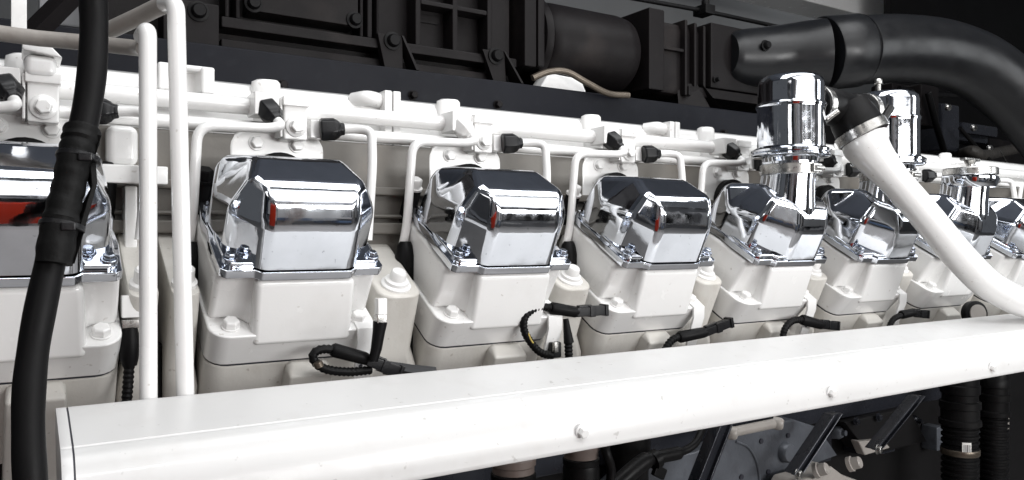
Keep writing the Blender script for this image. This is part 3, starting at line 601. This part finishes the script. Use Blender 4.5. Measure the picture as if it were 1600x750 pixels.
B().loft([[p, p + w_ + Vector((-.006, 0, 0)), p + w_ * 2.5 + Vector((-.006, 0, 0))], [q, q + w_, q + w_ * 2.5], [at(153, 285, .645), at(144, 290, .64), at(140, 295, .655)], [r_, r_ + w_, r_ + w_ * 2.5], [s_, s_ + w_, s_ + w_ * 2.5]]).done('sleeve_flap', SLEEVE, th, 0.0008)
for (x, y, dep), rr in (((123, 247, .650), 0.0150), ((97, 354, .643), 0.0150)):
    c = at(x, y, dep); d = (at(x - 9, y + 40, dep - .004) - c).normalized()
    B().lathe([(rr * 0.96, -0.002), (rr, -0.0015), (rr, 0.0015), (rr * 0.96, 0.002)], c, d, 24).done('zip_tie', PLUG, th)
    zt_ = th.children[-1]
    b = B(); M_ = Matrix.Translation(c + Vector((0.003, -rr * 0.95, 0))) ; b.box((-0.0045, -0.003, -0.003), (0.0045, 0.003, 0.003), M_); b.done('tie_head', PLUG, zt_, 0.001)

# ------------------------------------------------------------------ bits at the upper left
t = thing('support_bracket', 'white bracket with hex bolt on the manifold end behind the hose', 'bracket', loc=(0, 0, 0))
q0, q1 = at(36, 76, 1.03), at(88, 78, 1.03)
b = B(); b.box((q0.x, 1.0, at(0, 122, 1.03).z), (q1.x, 1.09, at(0, 78, 1.0).z)); b.done('post', WHITE, t, 0.008, 3)
B().prism([(at(34, 62, 1.02).x, at(34, 62, 1.0).z), (at(72, 66, 1.02).x, at(72, 66, 1.0).z), (at(97, 92, 1.02).x, at(97, 92, 1.0).z), (at(34, 78, 1.02).x, at(34, 78, 1.0).z)], lambda x, z, y: (x, y, z), 0.995, 1.06).done('cap_plate', WHITE, t, 0.002)
hexbolt(at(60, 64, 1.02), (0, 0, 1), 0.0085, 0.009, 0.009).done('bolt', WHITE, t, 0.0008)
q0, q1 = at(17, -14, 0.96), at(42, 66, 0.96)
tag(B().box((q0.x, 0.956, q1.z), (q1.x, 0.962, q0.z + 0.05)).done('hanger_strip', WHITE, None, 0.0012), 'flat white strip hanging down at the upper corner by the cross pipe', 'strip')
q0, q1 = at(104, 40, 1.25), at(206, -12, 1.25)
q0 = at(52, 52, 1.25)
tag(B().tube([at(52, 52, 1.3), at(112, -8, 1.3)], 0.016, 4).done('diagonal_brace', BLACK), 'black diagonal brace behind the thick hose near the grey pipe', 'brace')
q0, q1 = at(60, -20, 1.62), at(188, 56, 1.62)
tag(B().box((q0.x, 1.60, q1.z), (q1.x, 1.63, q0.z + 0.1)).done('pale_panel', mat('pale_panel_paint', (0.55, 0.56, 0.58), 0.4, var=0.08), None, 0.006), 'pale grey panel behind the thick black hose', 'panel')

# ------------------------------------------------------------------ long white cover in front
fcv = thing('front_cover', 'long glossy white cover running along the foot of the cylinder heads', 'cover', loc=(0, 0, 0))
top_ = [(0.788, -0.1480), (0.7865, -0.1455), (0.782, -0.1447), (0.776, -0.1462), (0.770, -0.1466), (0.708, -0.1602), (0.7036, -0.1612), (0.7031, -0.1621), (0.7018, -0.1626)]
arc_ = [(p.x, p.y) for p in spline([(0.7006, -0.1624, 0), (0.690, -0.1668, 0), (0.680, -0.1765, 0), (0.6725, -0.190, 0), (0.6685, -0.206, 0), (0.6670, -0.2195, 0)], 6)]
outer_ = top_ + arc_ + [(0.6667, -0.2225), (0.6676, -0.2240)]
prof = outer_ + [(0.671, -0.2238), (0.6715, -0.210), (0.674, -0.196), (0.684, -0.177), (0.697, -0.167), (0.708, -0.1635), (0.784, -0.1495)]
eL = at(111, 650, 0.74).x
def extr(name, x0, x1, pr, m, bev=0.0, grow=0.0):
    n = 14 if x1 - x0 > 0.3 else 1
    return B().loft([[(x0 + (x1 - x0) * i / n, y, z) for y, z in pr] for i in range(n + 1)]).done(name, m, fcv, bev, wn=False)
extr('sheet', eL, 2.3, prof, SHEET)
extr('seam', eL - 0.0016, eL + 0.0002, [(y + (0.0006 if y < .74 else -.0006), z - 0.0006) for y, z in prof], SEAM)
solid = outer_ + [(0.74, -0.2238), (0.786, -0.17)]
extr('end_cap', eL - 0.0095, eL - 0.0014, solid, SHEET, 0.0012)
for px, py in ((908, 673), (1297, 612), (1548, 573)):
    q = at(px, py, 0.669); nrm = Vector((0, -0.96, -0.25)); n_ = hexbolt((q.x, 0.6685, q.z), nrm, 0.0062, 0.0075, 0.0085, 0.0018, phase=random.random())
    n_.done('screw', WHITE, fcv, 0.0006)

# ------------------------------------------------------------------ sensor leads along the heads
def ring_tube(path, r, step=0.0026, n=14):
    p = resample(path, step); return B().tube(p, [r if i % 2 else r * 0.82 for i in range(len(p))], n)
LW = {0: 'below the first whole chrome cover, its loop lying down', 1: 'in a big upright loop below the second whole cover', 2: 'below the third whole chrome cover', 3: 'below the cover with the nearer breather can', 4: 'below the cover with the farther breather can'}
def lead(k, loop, boot, plug, Y, r=0.0052, extra=None):
    t = thing('sensor_lead', 'black ribbed sensor lead with plug ' + LW[k], 'sensor lead', 'black sensor leads along the heads', loc=(0, 0, 0))
    ring_tube(spline([at(x, y, Y + d) for x, y, d in loop], 10), r).done('conduit', RUBBER, t)
    p0, p1 = at(boot[0], boot[1], Y), at(boot[2], boot[3], Y)
    B().tube([p0, p0.lerp(p1, 0.06), p0.lerp(p1, 0.9), p1], [r * 1.15, r * 1.5, r * 1.4, r * 1.2], 18).done('boot', RUBBER, t)
    q0, q1 = at(plug[0], plug[1], Y), at(plug[2], plug[3], Y); d = q1 - q0; L = d.length; d.normalize()
    sx = d; sz = (UP - d * UP.dot(d)).normalized(); sy = sz.cross(sx)
    M_ = Matrix(((sx.x, sy.x, sz.x, q0.x), (sx.y, sy.y, sz.y, q0.y), (sx.z, sy.z, sz.z, q0.z), (0, 0, 0, 1)))
    b = B(); b.box((0, -0.007, -0.0065), (L * 0.45, 0.007, 0.0065), M_); b.box((L * 0.40, -0.0085, -0.008), (L * 0.58, 0.0085, 0.008), M_); b.box((L * 0.55, -0.0065, -0.007), (L * 0.92, 0.0065, 0.007), M_); b.box((L * 0.90, -0.0085, -0.0085), (L, 0.0085, 0.0085), M_)
    b.box((L * 0.1, -0.004, 0.005), (L * 0.5, 0.004, 0.0095), M_)
    b.done('plug', PLUG, t, 0.0012)
    if extra: extra(t)
    return t
def ex0(t):
    B().tube([at(583, 564, .872), at(588, 545, .872), at(592, 518, .872), at(594, 503, .872)], [0.0055, 0.0066, 0.0074, 0.0086], 16).done('upright_boot', RUBBER, t)
    rbox('white_connector', (-0.0060, -0.006, 0), (0.0060, 0.006, 0.0200), WHITE, t, 0.0015, Matrix.Translation(at(595, 492, .872)))
    b = B(); q = at(594, 503, .872); b.box((q.x - 0.0062, .865, q.z - 0.001), (q.x + 0.0062, .879, q.z + 0.009)); b.done('clip', STEEL, t, 0.0012)
    B().lathe([(0.0053, 0), (0.0053, 0.006)], at(496, 566, .875), (0.35, 0, -0.9), 14).done('copper_wrap', BRASS, t)
    B().tube([at(600, 574, .89), at(640, 580, .885), at(680, 584, .88)], 0.0085, 4).done('tail', PLUG, t)
lead(0, [(580, 578, 0), (545, 581, 0), (510, 577, 0), (492, 565, 0), (490, 553, 0), (502, 546, 0), (522, 546, 0)], (518, 546, 574, 561), (572, 562, 626, 582), .885, 0.0056, ex0)
def ex1(t):
    B().tube([at(884, 498, .90), at(886, 515, .898), at(889, 536, .895)], [0.004, 0.0055, 0.0075], 16).done('branch_boot', RUBBER, t)
    ring_tube([at(888, 533, .895), at(889, 560, .893), at(888, 590, .89)], 0.0062).done('branch_conduit', RUBBER, t)
    B().tube(spline([at(825, 520, .896), at(829, 530, .895), at(833, 536, .895)], 4), 0.0013, 8).done('yellow_wire', YELLOW, t)
    q = at(866, 545, .905); b = B(); b.box((q.x - 0.008, .898, q.z - 0.012), (q.x + 0.008, .910, q.z + 0.010)); b.done('retaining_clip', PLUG, t, 0.002)
    q = at(866, 542, .899); b = B(); b.box((q.x - 0.0035, .893, q.z - 0.007), (q.x + 0.0035, .899, q.z + 0.007)); b.done('clip_tongue', STEEL, t, 0.001)
lead(1, [(864, 556, 0), (845, 551, 0), (830, 536, 0), (819, 516, 0), (820, 496, 0), (832, 484, 0), (848, 480, 0), (862, 481, 0)], (860, 481, 902, 488), (898, 488, 946, 484), .90, 0.0058, ex1)
lead(2, [(1028, 572, 0), (1035, 555, 0), (1043, 540, 0), (1052, 530, 0), (1064, 525, 0)], (1060, 527, 1102, 519), (1098, 520, 1141, 503), .90, 0.0062)
lead(3, [(1222, 535, 0), (1226, 515, 0), (1237, 502, 0), (1254, 499, 0)], (1252, 499, 1285, 508), (1280, 507, 1307, 509), .90, 0.0062)
lead(4, [(1388, 515, 0), (1393, 503, 0), (1400, 496, 0), (1412, 492, 0)], (1408, 492, 1428, 488), (1424, 489, 1447, 491), .90, 0.0058)
t = thing('upright_lead', 'black upright sensor lead in the gap beside the upright pipes', 'sensor lead', loc=(0, 0, 0))
B().tube([at(203, 512, .93), at(203, 530, .93), at(202, 560, .93), at(203, 572, .93)], [0.0075, 0.0098, 0.0092, 0.007], 18).done('boot', RUBBER, t)
ring_tube([at(202, 570, .93), at(200, 600, .925), at(197, 640, .92)], 0.0058).done('conduit', RUBBER, t)
rbox('white_connector', (-0.009, -0.006, 0), (0.009, 0.006, 0.024), WHITE, t, 0.0015, Matrix.Translation(at(204, 496, .93)))
rbox('clip', (-0.0085, -0.006, 0), (0.0085, 0.006, 0.009), STEEL, t, 0.001, Matrix.Translation(at(204, 512, .93)))
# white lead brackets beside each head
BW = {-1: 'beside the upright pipes', 0: 'behind the upright boot of the first lead', 1: 'inside the big black lead loop', 2: 'below the third whole cover', 3: 'below the nearer breather can', 4: 'below the farther breather can'}
lb0 = None
for k in range(0, 5):
    M = bank(k)
    if lb0 is None:
        lb0 = thing('lead_bracket', '', 'bracket', 'white lead brackets on the heads', M=M)
        b = B(); b.loft([[(0.163, 0.004, -0.0645), (0.187, 0.004, -0.0645), (0.187, 0.016, -0.0645), (0.163, 0.016, -0.0645)], [(0.163, -0.014, -0.066), (0.187, -0.014, -0.066), (0.187, -0.010, -0.068), (0.163, -0.010, -0.068)],
                         [(0.164, -0.022, -0.082), (0.187, -0.022, -0.082), (0.187, -0.018, -0.083), (0.164, -0.018, -0.083)], [(0.165, -0.030, -0.130), (0.186, -0.030, -0.130), (0.186, -0.026, -0.130), (0.165, -0.026, -0.130)]])
        b.done('strap', WHITE, lb0, 0.0008)
        B().lathe([(0.0025, 0), (0.0025, 0.001)], (0.171, -0.0286, -0.112), (0, -1, 0.15), 10).done('hole', SEAM, lb0)
        o = lb0
    else: o = copy_tree(lb0, M)
    o['label'] = 'white bent strip bracket bolted to the head ' + BW[k]
for k, pts_ in ((2, [(-.004, .118, -.098), (-.0045, .100, -.108), (-.0045, .080, -.1135), (-.0045, .055, -.1155)]), (3, [(-.0045, .085, -.1145), (-.0045, .070, -.1155), (-.0045, .05, -.1155)])):
    r_ = B().tube(spline(pts_, 4), [0.0019 if k == 2 else 0.0012] * 13 if k == 2 else [0.0012] * 9, 8).done('rust_streak', RUST, heads[k])
q = [at(880, 450, .99), at(886, 460, .985), at(893, 468, .98), at(904, 474, .97)]

# ------------------------------------------------------------------ under the cover
mp = thing('mounting_plate', 'grey cast plate with a round knob under the front cover', 'plate', loc=(0, 0, 0))
b = B(); y = 0.905
poly = [(1128, 700), (1140, 672), (1160, 664), (1290, 630), (1330, 690), (1250, 735), (1180, 800), (980, 830), (900, 790), (985, 730), (1080, 690), (1118, 694)]
poly = [(1096, 800), (1118, 704), (1142, 676), (1166, 672), (1240, 655), (1280, 668), (1310, 712), (1230, 742), (1200, 800)]
b.loft([[at(px, py, y) + Vector((0, d, 0)) for px, py in poly] for d in (0, 0.03)]); b.done('plate', DULL, mp, 0.004)
b = B(); b.loft([[at(px, py, 0.915) + Vector((0, d, 0)) for px, py in [(900, 810), (965, 748), (1000, 728), (1033, 716), (1085, 706), (1125, 692), (1120, 720), (1096, 810)]] for d in (0, 0.03)]); b.done('side_plate', DULL, mp, 0.004)
B().lathe([(0.018, 0), (0.017, 0.009), (0.014, 0.013), (0.006, 0.014)], at(1226, 706, y), (0, -1, 0), 28).done('knob', DULL, mp)
for px, py in ((1189, 689), (1231, 680), (1200, 737), (1158, 745)):
    B().lathe([(0.0045, 0), (0.0045, 0.002)], at(px, py, y - 0.0005), (0, -1, 0), 10).done('hole', SEAM, mp)
B().tube(spline([at(1150, 690, y - .001), at(1170, 700, y - .001), at(1183, 725, y - .001), at(1188, 760, y - .001)], 5), 0.0022, 8).done('edge_rib', DULL, mp)
ur = thing('under_rail', 'dark steel rail running under the front cover', 'rail', loc=(0, 0, 0))
q0 = at(940, 712, .86); q1 = at(1500, 620, .86)
B().box((0.30, 0.945, -0.345), (1.75, 0.98, -0.300)).done('rail', STRUTM, ur, 0.002)
B().box((0.30, 0.950, -0.296), (1.75, 0.98, -0.25)).done('upper_rail', STRUTM, ur, 0.002)
tr = thing('tan_rod', 'tan rod with bolt heads at both ends under the front cover', 'rod', loc=(0, 0, 0))
p0, p1 = at(1140, 676, .85), at(1212, 661, .85)
B().tube([p0, p1], 0.0078, 16).done('rod', GREYPIPE, tr)
for p in (p0, p1): B().lathe([(0.0105, -0.004), (0.0105, 0.004), (0.009, 0.010), (0.007, 0.012)], p, (0.5, -0.8, -0.1), 18).done('bolt_head', GREYPIPE, tr)
SW = ['nearest, beside the grey plate', 'middle one, past the round knob', 'farthest, before the ribbed hoses']
for i, (x0, y0, x1, y1, w) in enumerate(((1130, 655, 1085, 770, .0125), (1302, 645, 1240, 738, .0105), (1432, 618, 1365, 700, .0105))):
    t = thing('support_strut', 'dark slanted steel strut under the front cover, ' + SW[i], 'strut', 'slanted struts under the front cover', loc=(0, 0, 0))
    p, q = at(x0, y0, .84), at(x1, y1, .84)
    B().loft([[c + Vector((sx * w, sy, 0)) for sx, sy in ((-1, -.006), (1, -.006), (1, .012), (-1, .012))] for c in (p, q)]).done('web', STRUTM, t, 0.0015)
    B().loft([[c + Vector((sx * w, sy, 0)) for sx, sy in ((.72, -.012), (1.05, -.012), (1.05, -.004), (.72, -.004))] for c in (p, q)]).done('flange', STRUTM, t, 0.001)
    B().loft([[c + Vector((sx * w, sy, 0)) for sx, sy in ((-1.25, -.012), (-.85, -.012), (-.85, -.004), (-1.25, -.004))] for c in (p, q)]).done('flange', STRUTM, t, 0.001)
    hexbolt(q + Vector((-0.002, -0.008, 0)), (0.2, -1, 0), 0.007, 0.008, 0.009).done('bolt', STEEL, t, 0.0008)
# wiring below
wl = thing('under_lead', 'black lead with sealed joint and small clamp below the front cover', 'sensor lead', loc=(0, 0, 0))
pth = spline([at(960, 760, .83), at(1005, 722, .83), at(1030, 714, .83), at(1065, 706, .83), at(1085, 694, .83), at(1095, 676, .84), at(1100, 660, .85)], 6)
B().tube(pth, [0.012 if i < 8 else 0.0095 if i < 18 else 0.0058 for i in range(len(pth))], 18).done('lead', RUBBER, wl)
B().lathe([(0.0105, -0.006), (0.0138, -0.005), (0.0138, 0.005), (0.0105, 0.006)], at(1023, 718, .83), (0.8, 0, 0.25), 20).done('clamp', RUBBER, wl)
q = at(1030, 735, .825); rbox('clamp_ear', (-0.010, -.004, -.010), (0.012, .004, .006), RUBBER, wl, 0.002, Matrix.Translation(q) @ Matrix.Rotation(0.5, 4, 'Y'))
cb = tag(B().tube(spline([at(942, 690, .80), at(948, 710, .79), at(955, 735, .79), at(950, 775, .79)], 5), 0.006, 12).done('black_cable', RUBBER), 'short black cable dropping below the front cover', 'cable')
dp = tag(B().lathe([(0.030, 0), (0.030, -0.03), (0.027, -0.034), (0.027, -0.2)], at(985, 680, .90), (0, 0, 1), 32).done('drain_pipe', RUBBER), 'black upright pipe under the front cover beside the sensor lead', 'pipe')
UG = [(802, 712, 0.028, 'brownish ribbed pipe end under the front cover, nearest the hose'), (908, 690, 0.024, 'smaller brown pipe end under the front cover beside the black cable')]
for i, (px, py, r, lab) in enumerate(UG):
    t = thing('pipe_end', lab, 'pipe end', loc=(0, 0, 0)); q = at(px, py, .82)
    B().lathe([(r * .9, 0.04), (r * .9, 0.0), (r, -0.002), (r, -0.010), (r * .93, -0.012), (r * .93, -0.02)], q, (0, 0, 1), 32).done('collar', BROWN, t)
    B().lathe([(r * .93, -0.0195), (r * 1.0, -0.021), (r * 1.0, -0.028), (r * .95, -0.029), (r, -0.034), (r, -0.1)], q, (0, 0, 1), 32).done('sleeve', RUBBER, t)
hl = [(1500, 590, .86, 0.0345, 'ribbed black hose with small white barcode tag under the front cover'), (1553, 582, .90, 0.029, 'plain ribbed black hose behind the tagged one')]
for i, (px, py, Y, r, lab) in enumerate(hl):
    t = thing('ribbed_hose', lab, 'hose', 'ribbed black hoses below the cover', loc=(0, 0, 0)); q = at(px, py, Y)
    B().lathe([(r * 1.0, 0.03), (r * 1.0, -0.012), (r * 1.06, -0.014), (r * 1.06, -0.03), (r * .96, -0.032), (r * .96, -0.050)], q, (0, 0, 1), 36).done('neck', RUBBER, t)
    B().lathe([(r * 1.0, -0.045), (r * 1.1, -0.047), (r * 1.1, -0.060), (r * 1.02, -0.062), (r * 1.02, -0.082), (r * 1.12, -0.084), (r * 1.12, -0.094), (r, -0.096)], q, (0, 0, 1), 36).done('coupling', RUBBER, t)
    n = 26; pr_ = []
    for j in range(n):
        z = -0.095 - j * 0.0125; pr_ += [(r * .90, z), (r * .90, z - 0.004), (r * 1.0, z - 0.0055), (r * 1.0, z - 0.010), (r * .90, z - 0.0118)]
    B().lathe(pr_, q, (0, 0, 1), 36).done('ribbed_tube', RUBBER, t)
    if i == 0:
        c = at(1509, 707, Y); a0 = R_(-132)
        def arc(rr, a, z): return Vector((q.x + rr * math.cos(a), q.y + rr * math.sin(a), z))
        za, zb = at(1500, 698, Y - r).z, at(1500, 718, Y - r).z
        b = B(); b.loft([[arc(r * 1.02, a0 - .24 + j * .08, z) for j in range(7)] for z in (za, zb)], closed=False); b.done('tag', LABELW, t)
        tg = t.children[-1]
        for j, (w, gap) in enumerate(((.02, 0), (.03, .06), (.02, .13), (.05, .18), (.02, .27), (.03, .32))):
            b = B(); b.loft([[arc(r * 1.026, a0 - .17 + gap + s * w, z) for s in (0, 1)] for z in (za - (za - zb) * .18, za - (za - zb) * .8)], closed=False); b.done('printed_bar', SEAM, tg)
        zc = at(1470, 712, Y).z
        B().lathe([(r * 1.02, -0.006), (r * 1.04, -0.005), (r * 1.04, 0.005), (r * 1.02, 0.006)], (q.x, q.y, zc), (0, 0, 1), 36).done('tape_band', BRASS, t)
t = thing('crank_bracket', 'white cast bracket with two hex bolts below the struts', 'bracket', loc=(0, 0, 0))
B().loft([[at(px, py, 0.84) + Vector((0, d, 0)) for px, py in [(1222, 800), (1246, 752), (1284, 742), (1300, 728), (1318, 742), (1345, 752), (1365, 800)]] for d in (0, 0.05)]).done('casting', GREYPIPE, t, 0.005)
for px, py in ((1277, 735), (1329, 725)):
    B().lathe([(0.013, -0.004), (0.013, 0.003), (0.0105, 0.004), (0.010, 0.016), (0.008, 0.018)], at(px, py, 0.835), (0.3, -0.85, 0.35), 20).done('bolt', GREYPIPE, t)
t = thing('dark_bracket', 'dark triangular bracket between the far struts', 'bracket', loc=(0, 0, 0))
B().loft([[at(px, py, 0.93) + Vector((0, d, 0)) for px, py in [(1320, 660), (1420, 636), (1450, 690), (1360, 712)]] for d in (0, 0.05)]).done('web', DARK, t, 0.004)
for px, py in ((1337, 658), (1372, 652)): hexbolt(at(px, py, .925), (0, -1, 0), .006, .007).done('bolt', STRUTM, t)
B().loft([[at(px, py, 0.92) + Vector((0, d, 0)) for px, py in [(1342, 690), (1380, 686), (1392, 700), (1352, 712)]] for d in (0, 0.02)]).done('foot', GREYPIPE, t, 0.003)
q = at(1575, 645, .95)
tag(B().box((q.x - .006, .95, q.z - .04), (q.x + .008, .97, q.z + .03)).done('grey_post', GREYPIPE, None, 0.002), 'short grey post behind the ribbed hoses', 'post')
# round sensor at the far head
t = thing('round_sensor', 'round grey disc in a black ring beyond the last sensor lead', 'sensor', loc=(0, 0, 0))
q = at(1524, 490, .86)
B().lathe([(0.026, -0.01), (0.026, 0.004), (0.020, 0.006)], q, (-0.35, -0.9, 0.1), 28).done('ring', RUBBER, t)
B().lathe([(0.0185, 0.004), (0.0185, 0.0085)], q, (-0.35, -0.9, 0.1), 28).done('disc', GREYPIPE, t)

# ------------------------------------------------------------------ small things behind the farther cans
t = thing('white_linkage', 'white cast bracket pieces beyond the farther breather can', 'bracket', loc=(0, 0, 0))
for (x0, y0, x1, y1, Y) in ((1446, 244, 1494, 262, 1.10), (1440, 262, 1500, 276, 1.12), (1538, 262, 1560, 282, 1.10)):
    p, q = at(x0, y0, Y), at(x1, y1, Y); B().box((p.x, Y, q.z), (q.x, Y + 0.05, p.z)).done('piece', WHITE, t, 0.004)
tag(B().tube(fillet([at(1556, 287, 1.02), at(1596, 290, 1.02), at(1592, 315, 1.0)], .01), .0055, 14).done('short_white_pipe', WHITE), 'thin white pipe bend at the far end beyond the filler cap', 'pipe')
tag(B().tube(spline([at(1505, 240, 1.5), at(1520, 236, 1.45), at(1535, 243, 1.45), at(1560, 238, 1.5), at(1590, 232, 1.5)], 5), 0.02, 14).done('dirty_hose', mat('grimy_rubber', (0.05, 0.045, 0.04), .6, bump=.004, bscale=60, var=.5, vscale=30)), 'grimy dark hose in the shadow beyond the filler cap', 'hose')
tag(B().lathe([(0.006, -0.03), (0.006, 0.006), (0.009, 0.007), (0.009, 0.015), (0.008, 0.017)], at(1372, 136, 1.02), (0, 0, 1), 18).done('stud_bolt', STEEL), 'steel stud standing behind the rubber tee', 'bolt')

sc_ = thing('side_casting', 'dark machinery castings behind the struts below the long cover', 'casting', loc=(0, 0, 0))
rnd = random.Random(5)
for i in range(16):
    px = 960 + i * 38 + rnd.uniform(-8, 8); py = 700 - (px - 960) * 0.115 + rnd.uniform(8, 46)
    q = at(px, py, 0.965); w, h = rnd.uniform(.014, .036), rnd.uniform(.012, .03)
    if i % 3: B().box((q.x - w, 0.955 - rnd.uniform(0, .02), q.z - h), (q.x + w, 0.985, q.z + h)).done('lump', DULL if i % 4 == 1 else STRUTM, sc_, 0.004)
    else: B().lathe([(h, 0), (h * .95, .02), (h * .7, .026), (h * .4, .027), (h * .4, .034)], (q.x, 0.97, q.z), (0.1, -1, 0.1), 20).done('plug', DULL if i % 2 else STRUTM, sc_)
fm = thing('far_machinery', 'dim dark machinery in shadow beneath the big elbow hose', 'machinery', loc=(0, 0, 0))
for i, (x0, y0, x1, y1, Y) in enumerate(((1440, 130, 1468, 200, 1.42), (1472, 160, 1500, 238, 1.5), (1395, 128, 1440, 150, 1.5), (1505, 190, 1560, 215, 1.55), (1545, 215, 1600, 260, 1.6), (1478, 205, 1545, 225, 1.6))):
    p, q = at(x0, y0, Y), at(x1, y1, Y); B().box((p.x, Y, q.z), (q.x, Y + .08, p.z)).done('block', STRUTM if i % 2 else BLACK, fm, 0.008)
for a_, c_, r in (((1450, 145, 1.40), (1475, 235, 1.42), .010), ((1500, 200, 1.45), (1560, 262, 1.42), .007), ((1405, 138, 1.45), (1500, 150, 1.45), .008)):
    B().tube([at(*a_), at((a_[0] + c_[0]) / 2, (a_[1] + c_[1]) / 2 + 4, a_[2]), at(*c_)], r, 12).done('line', RUBBER, fm)
for px, py in ((1480, 168), (1520, 200), (1545, 232)): B().lathe([(.012, 0), (.012, .008), (.008, .012)], at(px, py, 1.47), (-.2, -1, 0), 12).done('fitting', STEEL, fm)
tag(B().tube([at(1563, 236, 1.3), at(1578, 262, 1.3), at(1592, 285, 1.3)], .0016, 6).done('thin_cable', STEEL), 'thin pale cable slanting down at the far end', 'cable')
